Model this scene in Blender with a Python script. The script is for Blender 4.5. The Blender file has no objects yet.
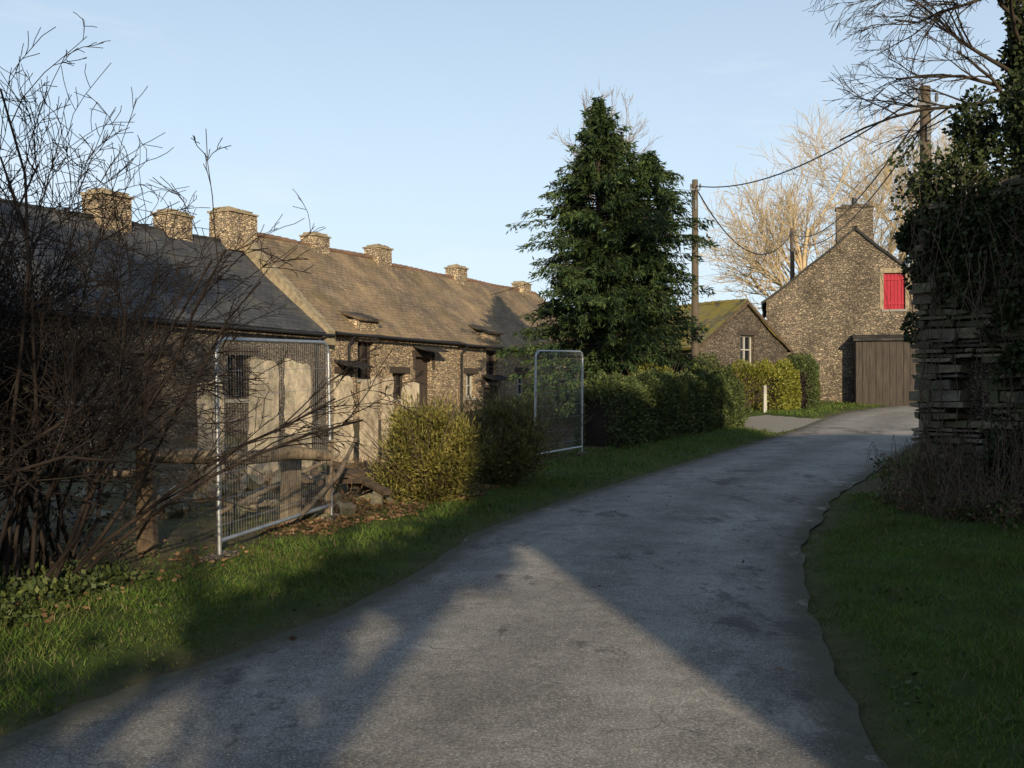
import bpy, math, random, bmesh
import numpy as np
from mathutils import Vector, Matrix
random.seed(7); R=np.random.default_rng(11)
scene=bpy.context.scene
col=scene.collection
# ------------------------------------------------------------------ helpers
def base(y):
    y=np.asarray(y,float)
    t=np.clip((y-8)/34,0,38/34)
    z=0.9*t**1.2
    return z-np.clip(y-90,0,400)*0.01
def sn(x,y,s=1.0,o=0.0):
    x=np.asarray(x,float)*s+o; y=np.asarray(y,float)*s-o
    return (np.sin(1.3*x+0.7*y+1.1)+np.sin(-0.9*x+1.7*y+2.3+np.sin(x*.6))+np.sin(2.3*x-1.1*y+.5)*.6+np.sin(3.1*y+2.9*x+4)*.4)/3.0
ST=[(-7,-14,-3,-15),(-4.6,-6,-.4,-6.5),(-3.2,0,1.0,0),(-2.3,4.5,1.55,4.4),(-2.0,5.3,1.70,5.2),(-1.61,6.13,1.88,6.2),(-1.17,7.24,2.1,7.2),(-.725,8.84,2.42,8.5),
(-.34,10.7,2.92,10.2),(.22,12.2,3.6,11.8),(1.285,14.6,4.4,13.8),(3.06,18.2,5.9,16.6),(5.43,22.8,8.3,21.2),(7.37,26.5,10.3,24.4),(10,32.3,13.2,29.3),
(12.7,37.5,16.2,33.5),(17.2,42.9,20,38.5),(24,48,26,43),(34,53,36,48),(60,60,62,55)]
def catmull(P,n):
    P=np.array(P,float); out=[]
    Q=np.vstack([2*P[0]-P[1],P,2*P[-1]-P[-2]])
    for i in range(len(P)-1):
        a,b,c,d=Q[i:i+4]
        for k in range(n):
            t=k/n
            out.append(.5*((2*b)+(-a+c)*t+(2*a-5*b+4*c-d)*t*t+(-a+3*b-3*c+d)*t**3))
    out.append(P[-1]); return np.array(out)
RD=catmull(ST,10)
RC=(RD[:,:2]+RD[:,2:])/2; RW=np.linalg.norm(RD[:,:2]-RD[:,2:],axis=1)/2
def road_dist(x,y):
    x=np.atleast_1d(np.asarray(x,float)).ravel(); y=np.atleast_1d(np.asarray(y,float)).ravel()
    best=np.full(len(x),1e9); 
    for i in range(len(RC)-1):
        a=RC[i];b=RC[i+1];ab=b-a;L2=(ab**2).sum()
        t=np.clip(((x-a[0])*ab[0]+(y-a[1])*ab[1])/L2,0,1)
        dx=x-a[0]-t*ab[0];dy=y-a[1]-t*ab[1]
        d=np.sqrt(dx*dx+dy*dy)-(RW[i]*(1-t)+RW[i+1]*t)
        best=np.minimum(best,d)
    return best
DL=np.array([(-4.6,-20),(-4.2,3),(-3.5,6),(-2.6,9.5),(-1.5,12),(-.5,14.5),(.6,18),(1.6,20.4),(6.2,29),(6.4,33),(3,60)])
def left_of(x,y):
    xx=np.interp(y,DL[:,1],DL[:,0]); return xx-np.asarray(x)
def in_drive(x,y):
    poly=[(7.0,26.4),(10.2,32.4),(9.0,35.2),(7.6,36),(5.2,33),(5.6,30.5)]
    x=np.asarray(x);y=np.asarray(y);c=np.zeros(x.shape,bool);j=len(poly)-1
    for i in range(len(poly)):
        xi,yi=poly[i];xj,yj=poly[j]
        c^=((yi>y)!=(yj>y))&(x<(xj-xi)*(y-yi)/(yj-yi)+xi); j=i
    return c
def gz(x,y,d=None):
    x=np.atleast_1d(np.asarray(x,float)).ravel();y=np.atleast_1d(np.asarray(y,float)).ravel()
    if d is None: d=road_dist(x,y)
    m=np.clip((d-.02)/.4,0,1); m2=np.clip((d-.6)/2.0,0,1)
    z=base(y)-.02+m*.06+m2*(.05+.05*sn(x,y,.9))+m*.012*sn(x,y,4)
    z=np.where(in_drive(x,y),base(y)-.02,z)
    return z
def g1(x,y): return float(gz([x],[y])[0])

def mesh_np(name,V,F,mats,parent=None,smooth=False):
    me=bpy.data.meshes.new(name); V=np.asarray(V,np.float32); F=np.asarray(F,np.int32)
    me.vertices.add(len(V)); me.vertices.foreach_set('co',V.ravel())
    me.loops.add(F.size); me.loops.foreach_set('vertex_index',F.ravel())
    me.polygons.add(len(F)); me.polygons.foreach_set('loop_start',np.arange(len(F),dtype=np.int32)*F.shape[1])
    me.update(calc_edges=True)
    me.polygons.foreach_set('use_smooth',np.full(len(F),bool(smooth)))
    me.materials.append(mats)
    ob=bpy.data.objects.new(name,me); col.objects.link(ob)
    if parent: ob.parent=parent
    return ob
def empty(name,loc=(0,0,0),rz=0):
    e=bpy.data.objects.new(name,None); e.location=loc; e.rotation_euler=(0,0,rz); e.empty_display_size=.2; col.objects.link(e); return e
class MB:
    def __init__(s): s.v=[];s.f=[];s.uv=[]
    def quad(s,a,b,c,d,uv=None):
        n=len(s.v); s.v+=[tuple(a),tuple(b),tuple(c),tuple(d)]; s.f.append((n,n+1,n+2,n+3)); s.uv+=list(uv) if uv else [(0,0)]*4
    def hexa(s,P):
        for q in ((0,3,2,1),(4,5,6,7),(0,1,5,4),(1,2,6,5),(2,3,7,6),(3,0,4,7)): s.quad(*[P[i] for i in q])
    def hexi(s,P):
        n=len(s.v); s.v+=[tuple(p) for p in P]
        for q in ((0,3,2,1),(4,5,6,7),(0,1,5,4),(1,2,6,5),(2,3,7,6),(3,0,4,7)): s.f.append(tuple(n+i for i in q)); s.uv+=[(0,0)]*4
    def ob(s,P,e,n,s0,s1,z0,z1,o0,o1):
        P=Vector(P);e=Vector(e);n=Vector(n);Z=Vector((0,0,1))
        f=lambda a,b,c:P+e*a+Z*b+n*c
        s.hexa([f(s0,z0,o1),f(s1,z0,o1),f(s1,z0,o0),f(s0,z0,o0),f(s0,z1,o1),f(s1,z1,o1),f(s1,z1,o0),f(s0,z1,o0)])
    def box(s,c,size,rot=None,jit=0):
        M=rot if rot else Matrix.Identity(3); P=[]
        for dz in(-.5,.5):
            for dx,dy in((-.5,-.5),(.5,-.5),(.5,.5),(-.5,.5)):
                w=Vector((dx*size[0],dy*size[1],dz*size[2]))
                if jit: w+=Vector([random.uniform(-jit,jit) for _ in range(3)])
                P.append(Vector(c)+M@w)
        s.hexi(P)
    def obj(s,name,mat,parent=None,uv=False):
        o=mesh_np(name,s.v,s.f,mat,parent)
        if uv:
            l=o.data.uv_layers.new(name='UVMap'); l.data.foreach_set('uv',np.array(s.uv,np.float32).ravel())
        return o
def tubes(name,polys,mat,parent=None,sides=5,smooth=True):
    V=[];F=[];n=0
    for pts,rad in polys:
        pts=np.asarray(pts,float);k=len(pts);rad=np.asarray(rad,float)*np.ones(k)
        T=np.gradient(pts,axis=0);T/=np.linalg.norm(T,axis=1)[:,None]+1e-9
        m=T.mean(0);ref=np.array([0,0,1.]) if abs(m[2])<.8 else np.array([1.,0,0])
        A=np.cross(T,ref);A/=np.linalg.norm(A,axis=1)[:,None]+1e-9;B=np.cross(T,A)
        sd=sides if rad[0]>.012 else min(sides,3)
        an=np.arange(sd)*2*math.pi/sd
        ring=pts[:,None,:]+rad[:,None,None]*(np.cos(an)[None,:,None]*A[:,None,:]+np.sin(an)[None,:,None]*B[:,None,:])
        V.append(ring.reshape(-1,3))
        i=np.arange(k-1)[:,None]*sd;j=np.arange(sd)[None,:];j2=(j+1)%sd
        F.append(np.stack([n+i+j,n+i+j2,n+i+sd+j2,n+i+sd+j],-1).reshape(-1,4)); n+=k*sd
    return mesh_np(name,np.vstack(V),np.vstack(F),mat,parent,smooth)
def unit(a): return a/(np.linalg.norm(a,axis=-1,keepdims=True)+1e-9)
def leaves(P,D,l,w):
    N=len(P);D=unit(D);S=unit(np.cross(D,R.normal(size=(N,3))))
    l=np.asarray(l)*R.uniform(.6,1.3,N);w=np.asarray(w)*R.uniform(.7,1.2,N)
    a=P;b=P+D*(l*.45)[:,None]+S*(w*.5)[:,None];c=P+D*l[:,None];d=P+D*(l*.45)[:,None]-S*(w*.5)[:,None]
    V=np.stack([a,b,c,d],1).reshape(-1,3);F=np.arange(4*N).reshape(N,4)
    return V,F
def leaf_obj(name,P,D,l,w,mat,parent=None):
    V,F=leaves(P,D,l,w); return mesh_np(name,V,F,mat,parent)
def sph(n): return unit(R.normal(size=(n,3)))
def clumps(centers,rad,n_each,shell=.55):
    P=[];D=[]
    for c,r in zip(centers,rad):
        d=sph(n_each); rr=(shell+(1-shell)*R.random(n_each)**.7)
        P.append(np.asarray(c)+d*np.asarray(r)*rr[:,None]); D.append(d+R.normal(size=(n_each,3))*.5)
    return np.vstack(P),np.vstack(D)
# ------------------------------------------------------------------ materials
def M(name,rough=.8,spec=.3):
    m=bpy.data.materials.new(name);m.use_nodes=True;nt=m.node_tree;b=nt.nodes['Principled BSDF']
    b.inputs['Roughness'].default_value=rough;b.inputs['Specular IOR Level'].default_value=spec
    return m,nt,b
def noise(nt,vec,scale,detail=4,rough=.6):
    n=nt.nodes.new('ShaderNodeTexNoise');n.inputs['Scale'].default_value=scale;n.inputs['Detail'].default_value=detail;n.inputs['Roughness'].default_value=rough
    if vec: nt.links.new(vec,n.inputs['Vector'])
    return n.outputs['Fac']
def ramp(nt,f,stops,interp='LINEAR'):
    r=nt.nodes.new('ShaderNodeValToRGB');r.color_ramp.interpolation=interp;e=r.color_ramp.elements
    while len(e)>1:e.remove(e[0])
    for i,(p,c) in enumerate(stops):
        x=e[0] if i==0 else e.new(p)
        x.position=p; x.color=(c,c,c,1) if isinstance(c,(int,float)) else (*c,1)
    nt.links.new(f,r.inputs[0]);return r.outputs[0]
def mix(nt,f,a,b,mode='MIX'):
    m=nt.nodes.new('ShaderNodeMix');m.data_type='RGBA';m.blend_type=mode;m.clamp_factor=True
    for s,v in((0,f),(6,a),(7,b)):
        if hasattr(v,'links'): nt.links.new(v,m.inputs[s])
        elif s==0:m.inputs[0].default_value=v
        else:m.inputs[s].default_value=(*v,1) if not isinstance(v,(int,float)) else (v,v,v,1)
    return m.outputs[2]
def tone(m,k):
    """scale a material's final colour (albedo calibration)"""
    if not isinstance(k,tuple): k=(k,k,k)
    nt=m.node_tree
    for n in list(nt.nodes):
        if n.type in('BSDF_PRINCIPLED','BSDF_TRANSLUCENT'):
            s=n.inputs[0]
            if s.links:
                v=nt.nodes.new('ShaderNodeVectorMath');v.operation='MULTIPLY';v.inputs[1].default_value=k
                nt.links.new(s.links[0].from_socket,v.inputs[0]);nt.links.new(v.outputs[0],s)
def bump(nt,b,h,st,dist=.02,prev=None):
    n=nt.nodes.new('ShaderNodeBump');n.inputs['Strength'].default_value=st;n.inputs['Distance'].default_value=dist
    nt.links.new(h,n.inputs['Height'])
    if prev: nt.links.new(prev,n.inputs['Normal'])
    nt.links.new(n.outputs[0],b.inputs['Normal']);return n.outputs[0]
def objco(nt,scale=(1,1,1)):
    t=nt.nodes.new('ShaderNodeTexCoord');m=nt.nodes.new('ShaderNodeMapping');m.inputs['Scale'].default_value=scale
    nt.links.new(t.outputs['Object'],m.inputs[0]);return m.outputs[0]
def stone_mat(name,cols,mortar,sc=(2.4,2.4,6.0),stain=.6):
    m,nt,b=M(name,.9,.2);v=objco(nt,sc);o=objco(nt)
    nn=nt.nodes.new('ShaderNodeTexNoise');nn.inputs['Scale'].default_value=1.3;nt.links.new(v,nn.inputs['Vector'])
    va=nt.nodes.new('ShaderNodeVectorMath');va.operation='MULTIPLY_ADD';va.inputs[1].default_value=(.5,.5,.5)
    nt.links.new(nn.outputs['Color'],va.inputs[0]);nt.links.new(v,va.inputs[2])
    vo=nt.nodes.new('ShaderNodeTexVoronoi');vo.inputs['Randomness'].default_value=.9;nt.links.new(va.outputs[0],vo.inputs['Vector'])
    ve=nt.nodes.new('ShaderNodeTexVoronoi');ve.feature='DISTANCE_TO_EDGE';ve.inputs['Randomness'].default_value=.9;nt.links.new(va.outputs[0],ve.inputs['Vector'])
    sp=nt.nodes.new('ShaderNodeSeparateColor');nt.links.new(vo.outputs['Color'],sp.inputs[0])
    n=len(cols);c=ramp(nt,sp.outputs[0],[(i/(n-1),cc) for i,cc in enumerate(cols)])
    f=noise(nt,o,14,5,.7);c=mix(nt,.5,c,ramp(nt,f,[(.25,.45),(.75,1.4)]),'MULTIPLY')
    e=ramp(nt,ve.outputs['Distance'],[(.0,1.0),(.09,0.0)])
    c=mix(nt,e,c,mortar)
    s=noise(nt,o,.7,5,.65);c=mix(nt,stain,c,ramp(nt,s,[(.3,.4),(.6,1.15)]),'MULTIPLY')
    nt.links.new(c,b.inputs['Base Color'])
    h=ramp(nt,ve.outputs['Distance'],[(0,0.),(.18,1.)]);p=bump(nt,b,h,1.0,.05);bump(nt,b,f,.5,.02,p);return m
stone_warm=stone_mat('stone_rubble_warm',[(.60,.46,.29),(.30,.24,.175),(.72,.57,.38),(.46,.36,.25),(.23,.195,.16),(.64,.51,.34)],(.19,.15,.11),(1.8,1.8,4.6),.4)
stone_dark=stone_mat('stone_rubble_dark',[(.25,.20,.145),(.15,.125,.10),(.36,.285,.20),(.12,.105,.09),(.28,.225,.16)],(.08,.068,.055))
stone_grey=stone_mat('stone_rubble_grey',[(.33,.27,.195),(.15,.13,.105),(.46,.37,.26),(.20,.17,.135),(.38,.305,.215)],(.10,.085,.068),(1.6,1.6,4.0),.75)
def wallstone():
    m,nt,b=M('ruin_stone',.92,.2);g=nt.nodes.new('ShaderNodeNewGeometry');o=objco(nt)
    c=ramp(nt,g.outputs['Random Per Island'],[(0,(.12,.105,.085)),(.3,(.27,.22,.155)),(.55,(.16,.14,.115)),(.8,(.34,.275,.19)),(1,(.20,.175,.14))])
    f=noise(nt,o,22,6,.7);c=mix(nt,.7,c,ramp(nt,f,[(.25,.3),(.75,1.35)]),'MULTIPLY')
    c=mix(nt,.6,c,ramp(nt,noise(nt,o,1.5,4,.6),[(.35,.45),(.65,1.1)]),'MULTIPLY')
    c=mix(nt,ramp(nt,noise(nt,o,3,5,.7),[(.48,0),(.62,.8)]),c,(.08,.095,.04))
    c=mix(nt,ramp(nt,noise(nt,o,9,4,.7),[(.63,0),(.7,.5)]),c,(.38,.365,.31))
    nt.links.new(c,b.inputs['Base Color']);bump(nt,b,f,1.0,.03);return m
ruin_stone=wallstone()
def slate_mat(name,a,bb,lich,la,lb,moss=None,ms=(.42,.52,1)):
    m,nt,b=M(name,.75,.3);t=nt.nodes.new('ShaderNodeTexCoord')
    br=nt.nodes.new('ShaderNodeTexBrick');br.inputs['Scale'].default_value=1;br.inputs['Brick Width'].default_value=.26;br.inputs['Row Height'].default_value=.15
    br.inputs['Mortar Size'].default_value=.010;br.inputs['Color1'].default_value=(*a,1);br.inputs['Color2'].default_value=(*bb,1);br.inputs['Mortar'].default_value=(.03,.03,.03,1);br.inputs['Bias'].default_value=0
    nt.links.new(t.outputs['UV'],br.inputs['Vector']);o=objco(nt)
    c=br.outputs['Color'];s=noise(nt,o,.9,6,.7);c=mix(nt,ramp(nt,s,[(la,0),(lb,.85)]),c,lich)
    f=noise(nt,o,9,5,.7);c=mix(nt,.6,c,ramp(nt,f,[(.3,.45),(.7,1.25)]),'MULTIPLY')
    c=mix(nt,.6,c,ramp(nt,noise(nt,objco(nt,(1,.25,.25)),1.1,5,.65),[(.35,.55),(.65,1.15)]),'MULTIPLY')
    if moss:c=mix(nt,ramp(nt,noise(nt,o,1.6,6,.7),[(ms[0],0),(ms[1],ms[2])]),c,moss)
    nt.links.new(c,b.inputs['Base Color']);p=bump(nt,b,br.outputs['Fac'],-.6,.02);bump(nt,b,f,.5,.02,p);return m
slate=slate_mat('slate_roof',(.27,.21,.15),(.17,.135,.10),(.36,.27,.16),.42,.7,(.13,.105,.05),(.52,.68,.7))
slate_blue=slate_mat('slate_roof_blue',(.06,.064,.074),(.095,.096,.10),(.13,.115,.09),.5,.75,(.10,.095,.055),(.55,.7,.7))
slate_moss=slate_mat('slate_roof_moss',(.15,.125,.09),(.2,.16,.11),(.24,.21,.10),.4,.6,(.23,.19,.045))
def plain(name,c1,c2,sc=8,rough=.8,spec=.3,metal=0,bs=.3,stretch=(1,1,1)):
    m,nt,b=M(name,rough,spec);o=objco(nt,stretch);f=noise(nt,o,sc,5,.65)
    nt.links.new(ramp(nt,f,[(.3,c1),(.7,c2)]),b.inputs['Base Color']);b.inputs['Metallic'].default_value=metal
    if bs:bump(nt,b,f,bs,.01)
    return m
wood_grey=plain('weathered_wood',(.09,.07,.05),(.26,.205,.14),10,.9,.2,0,.6,(4,4,.6))
wood_brown=plain('old_timber',(.05,.036,.026),(.15,.108,.07),10,.9,.2,0,.6)
wood_dark=plain('dark_wood',(.035,.028,.024),(.09,.07,.055),12,.85,.2,0,.4,(5,5,.5))
pole_wood=plain('pole_wood',(.08,.062,.046),(.165,.13,.095),14,.9,.2,0,.5,(6,6,.4))
red_paint=plain('red_paint',(.30,.008,.02),(.42,.015,.035),7,.6,.3,0,.1)
steel=plain('galvanised_steel',(.30,.31,.32),(.48,.49,.50),30,.45,.5,.7,.1)
dull_metal=plain('dull_metal',(.08,.08,.08),(.14,.14,.14),30,.6,.4,.3,.1)
black=plain('dark_plastic',(.015,.015,.018),(.03,.03,.033),8,.5,.4,0,0)
tile=plain('old_ridge_tile',(.13,.085,.06),(.24,.145,.095),3,.85,.2)
frame_white=plain('weathered_frame',(.34,.33,.29),(.5,.48,.42),9,.7,.3)
concrete=plain('concrete',(.2,.185,.16),(.32,.3,.26),12,.9,.2)
capstone=plain('cap_stone',(.17,.14,.095),(.42,.34,.22),6,.9,.2,0,.8)
def slabmat():
    m,nt,b=M('slate_slab',.92,.2);o=objco(nt);f=noise(nt,objco(nt,(3,3,1)),5,6,.7)
    c=ramp(nt,f,[(.3,(.20,.17,.125)),(.5,(.38,.32,.235)),(.7,(.55,.46,.335))])
    c=mix(nt,ramp(nt,noise(nt,o,7,5,.75),[(.55,0),(.62,.6)]),c,(.15,.145,.08))
    c=mix(nt,ramp(nt,noise(nt,o,16,4,.7),[(.6,0),(.68,.6)]),c,(.52,.50,.42))
    c=mix(nt,.6,c,ramp(nt,noise(nt,o,2.2,3,.6),[(.35,.55),(.6,1.1)]),'MULTIPLY')
    nt.links.new(c,b.inputs['Base Color']);bump(nt,b,f,1,.04);return m
slab_stone=slabmat()
bark=plain('bark',(.035,.028,.022),(.085,.068,.052),20,.95,.1,0,.5)
twig_dark=plain('twig_dark',(.018,.014,.012),(.045,.034,.028),3,.9,.15,0,0)
twig_mid=plain('twig_mid',(.04,.032,.024),(.085,.066,.048),3,.9,.15,0,0)
twig_bram=plain('twig_bramble',(.08,.055,.04),(.19,.135,.10),3,.9,.15,0,0)
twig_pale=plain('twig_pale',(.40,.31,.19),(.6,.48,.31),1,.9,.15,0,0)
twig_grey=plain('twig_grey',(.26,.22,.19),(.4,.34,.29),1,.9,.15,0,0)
board_mat=plain('board_door',(.035,.03,.027),(.10,.082,.066),3,.9,.2,0,.3,(6,6,.4))
m,nt,b=M('window_glass',.12,.6);b.inputs['Base Color'].default_value=(.012,.014,.018,1);glass=m
def leafmat(name,dark,mid,light,ns=1.2,trans=.2,rough=.55,patch=None):
    m,nt,b=M(name,rough,.2);g=nt.nodes.new('ShaderNodeNewGeometry');o=objco(nt)
    c=ramp(nt,g.outputs['Random Per Island'],[(0,dark),(.55,mid),(1,light)])
    c=mix(nt,.75,c,ramp(nt,noise(nt,o,ns,4,.6),[(.3,.45),(.7,1.3)]),'MULTIPLY')
    if patch:
        c=mix(nt,ramp(nt,noise(nt,o,1.9,5,.7),[(.47,0),(.68,.75)]),c,patch)
        rr=ramp(nt,g.outputs['Random Per Island'],[(.0,1),(.09,1),(.1,0)],'LINEAR');c=mix(nt,rr,c,(.20,.17,.08))
    nt.links.new(c,b.inputs['Base Color'])
    if trans:
        t=nt.nodes.new('ShaderNodeBsdfTranslucent');nt.links.new(c,t.inputs[0]);x=nt.nodes.new('ShaderNodeMixShader');x.inputs[0].default_value=trans
        nt.links.new(b.outputs[0],x.inputs[1]);nt.links.new(t.outputs[0],x.inputs[2]);nt.links.new(x.outputs[0],nt.nodes['Material Output'].inputs[0])
    return m
L_con=leafmat('conifer_needles',(.018,.034,.014),(.036,.064,.022),(.08,.11,.03),.7,0)
L_hedge=leafmat('hedge_leaves',(.028,.042,.014),(.055,.075,.022),(.11,.125,.038),1.5,0)
L_gold=leafmat('golden_hedge_leaves',(.10,.11,.02),(.19,.20,.03),(.32,.30,.055),1.5,.15)
L_bush=leafmat('bush_leaves',(.10,.095,.025),(.22,.20,.05),(.38,.33,.09),2.5,.15)
L_bush2=leafmat('bush_leaves_dark',(.06,.06,.02),(.13,.12,.035),(.24,.21,.065),2.5,0)
L_ivy=leafmat('ivy_leaves',(.015,.025,.010),(.036,.052,.018),(.085,.10,.038),2,0,.5)
L_brownscrub=leafmat('shrub_dead_leaves',(.012,.010,.008),(.03,.026,.018),(.055,.05,.03),2,0,.8)
L_dead=leafmat('dead_leaves',(.09,.05,.025),(.17,.10,.05),(.28,.18,.10),3,0,.9)
L_grass=leafmat('grass_blades',(.048,.09,.014),(.095,.165,.025),(.16,.235,.045),.8,.25,.7,(.115,.115,.035))
L_far=leafmat('far_scrub',(.12,.10,.07),(.2,.16,.11),(.26,.22,.15),.2,0,.9)
m,nt,b=M('ground_grass_earth',.95,.1);o=objco(nt)
at=nt.nodes.new('ShaderNodeAttribute');at.attribute_name='dirt'
gr=ramp(nt,noise(nt,o,2.2,6,.7),[(.3,(.045,.062,.018)),(.7,(.09,.125,.03))])
er=ramp(nt,noise(nt,o,3.5,7,.75),[(.3,(.07,.05,.034)),(.55,(.17,.122,.08)),(.75,(.28,.21,.14))])
nt.links.new(mix(nt,at.outputs['Fac'],gr,er),b.inputs['Base Color']);bump(nt,b,noise(nt,o,18,6,.75),.8,.04);ground_mat=m
# asphalt
m,nt,b=M('worn_asphalt',.9,.2);o=objco(nt)
fine=noise(nt,o,70,4,.85);c=ramp(nt,fine,[(.32,(.085,.079,.073)),(.5,(.19,.177,.16)),(.68,(.38,.355,.315))])
c=mix(nt,.85,c,ramp(nt,noise(nt,o,1.1,6,.7),[(.3,.58),(.7,1.25)]),'MULTIPLY')
c=mix(nt,.7,c,ramp(nt,noise(nt,o,7,5,.75),[(.3,.68),(.7,1.25)]),'MULTIPLY')
vo=nt.nodes.new('ShaderNodeTexVoronoi');vo.inputs['Scale'].default_value=42;nt.links.new(o,vo.inputs['Vector'])
c=mix(nt,ramp(nt,vo.outputs['Distance'],[(.14,.65),(.24,0)]),c,(.46,.43,.37))
t=nt.nodes.new('ShaderNodeTexCoord');sx=nt.nodes.new('ShaderNodeSeparateXYZ');nt.links.new(t.outputs['UV'],sx.inputs[0])
tr=ramp(nt,sx.outputs[0],[(0,.6),(.10,.85),(.25,1.15),(.38,1.0),(.5,.8),(.62,1.0),(.75,1.15),(.9,.85),(1,.55)])
c=mix(nt,.85,c,tr,'MULTIPLY')
ed=ramp(nt,sx.outputs[0],[(0,1),(.13,0),(.87,0),(1,1)])
ed2=ramp(nt,mix(nt,.5,ed,noise(nt,o,3.5,6,.75)),[(.5,0),(.66,.8)])
c=mix(nt,ed2,c,(.062,.06,.035))
st=ramp(nt,noise(nt,objco(nt,(1,.55,1)),.85,8,.78),[(.565,0),(.60,.62)]);c=mix(nt,st,c,(.05,.046,.042))
ls=ramp(nt,noise(nt,objco(nt,(.9,.5,3)),1.3,7,.75),[(.58,0),(.66,.5)]);c=mix(nt,ls,c,(.34,.31,.265))
cw=nt.nodes.new('ShaderNodeTexVoronoi');cw.feature='DISTANCE_TO_EDGE';cw.inputs['Scale'].default_value=1.1
cn=nt.nodes.new('ShaderNodeTexNoise');cn.inputs['Scale'].default_value=3;nt.links.new(o,cn.inputs['Vector'])
cv=nt.nodes.new('ShaderNodeVectorMath');cv.operation='MULTIPLY_ADD';cv.inputs[1].default_value=(.5,.5,.5);nt.links.new(cn.outputs['Color'],cv.inputs[0]);nt.links.new(o,cv.inputs[2]);nt.links.new(cv.outputs[0],cw.inputs['Vector'])
ck=mix(nt,1.0,ramp(nt,cw.outputs['Distance'],[(0,.7),(.010,0)]),ramp(nt,noise(nt,o,.6,3),[(.48,0),(.6,1)]),'MULTIPLY')
c=mix(nt,ck,c,(.04,.038,.036))
nt.links.new(c,b.inputs['Base Color']);p=bump(nt,b,fine,.6,.010);bump(nt,b,noise(nt,o,5,5),.3,.03,p);asphalt=m
gravel=plain('gravel',(.2,.18,.15),(.4,.36,.30),40,.95,.2,0,.6)
for m_,k_ in((asphalt,(1.5,1.47,1.42)),(stone_warm,(1.28,1.25,1.2)),(stone_dark,1.15),(stone_grey,(1.12,1.1,1.08)),(ruin_stone,1.35),(slate,(1.12,1.06,.97)),(L_gold,1.15),(L_hedge,1.2),(L_con,1.1)): tone(m_,k_)

# ------------------------------------------------------------------ terrain
xs=np.concatenate([[-400,-250,-150,-90,-55,-35,-25,-18],np.arange(-14,24,.25),[27,33,42,60,90,150,250,400]])
ys=np.concatenate([[-300,-120,-60,-35,-22],np.arange(-16,3,.8),np.arange(3,22,.2),np.arange(22,50,.4),[53,58,65,75,90,120,180,300,500]])
X,Y=np.meshgrid(xs,ys);x=X.ravel();y=Y.ravel();dd=road_dist(x,y);Z=gz(x,y,dd)
nx=len(xs);ny=len(ys);i,j=np.meshgrid(np.arange(nx-1),np.arange(ny-1));i=i.ravel();j=j.ravel()
F=np.stack([j*nx+i,j*nx+i+1,(j+1)*nx+i+1,(j+1)*nx+i],-1)
ground=mesh_np('ground',np.stack([x,y,Z],-1),F,ground_mat,smooth=True)
lo=left_of(x,y)+.25*sn(x,y,2.2)
dirt=np.clip(lo/.5+.3,0,1)*(y<60)*(x>-30)*(.75+.25*sn(x,y,1.3))
dirt=np.maximum(dirt,np.clip(1-(dd)/.25,0,1)*.7)
def wall_side(x,y): return np.minimum(x-4.75,(x+y)-16.6)
dirt=np.maximum(dirt,np.clip(wall_side(x,y)/.4,0,1)*(y<16)*(y>4)*.8)
a=ground.data.attributes.new('dirt','FLOAT','POINT');a.data.foreach_set('value',np.clip(dirt,0,1).astype(np.float32))
K=14;V=[];UV=[]
for k in range(len(RD)):
    L=RD[k,:2];Rr=RD[k,2:]
    for q in range(K+1):
        t=q/K;p=L*(1-t)+Rr*t
        if q in(0,K):
            s=-1 if q==0 else 1;dv=(Rr-L)/np.linalg.norm(Rr-L);p=p+dv*s*(.04*float(sn(p[0],p[1],4.5))+.06)
        V.append((p[0],p[1],float(base(p[1]))+.006+.03*math.sin(math.pi*t)));UV.append(t)
V=np.array(V);n=len(RD)
i,j=np.meshgrid(np.arange(K),np.arange(n-1));i=i.ravel();j=j.ravel()
F=np.stack([j*(K+1)+i,j*(K+1)+i+1,(j+1)*(K+1)+i+1,(j+1)*(K+1)+i],-1)
road=mesh_np('road',V,F,asphalt,smooth=True);uvl=road.data.uv_layers.new(name='UVMap')
UV=np.array(UV);uvl.data.foreach_set('uv',np.stack([UV[F.ravel()],V[F.ravel(),1]],-1).astype(np.float32).ravel())
mb=MB();P=[(7.0,26.3),(10.4,32.7),(9.0,35.2),(5.6,31.0)]
G=6
def ptd(u,v):
    q=(np.array(P[0])*(1-u)+np.array(P[1])*u)*(1-v)+(np.array(P[3])*(1-u)+np.array(P[2])*u)*v
    return (q[0],q[1],float(base(q[1])))
for a_ in range(G):
    for b_ in range(G): mb.quad(ptd(a_/G,b_/G),ptd((a_+1)/G,b_/G),ptd((a_+1)/G,(b_+1)/G),ptd(a_/G,(b_+1)/G))
mb.obj('driveway',gravel)
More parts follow.
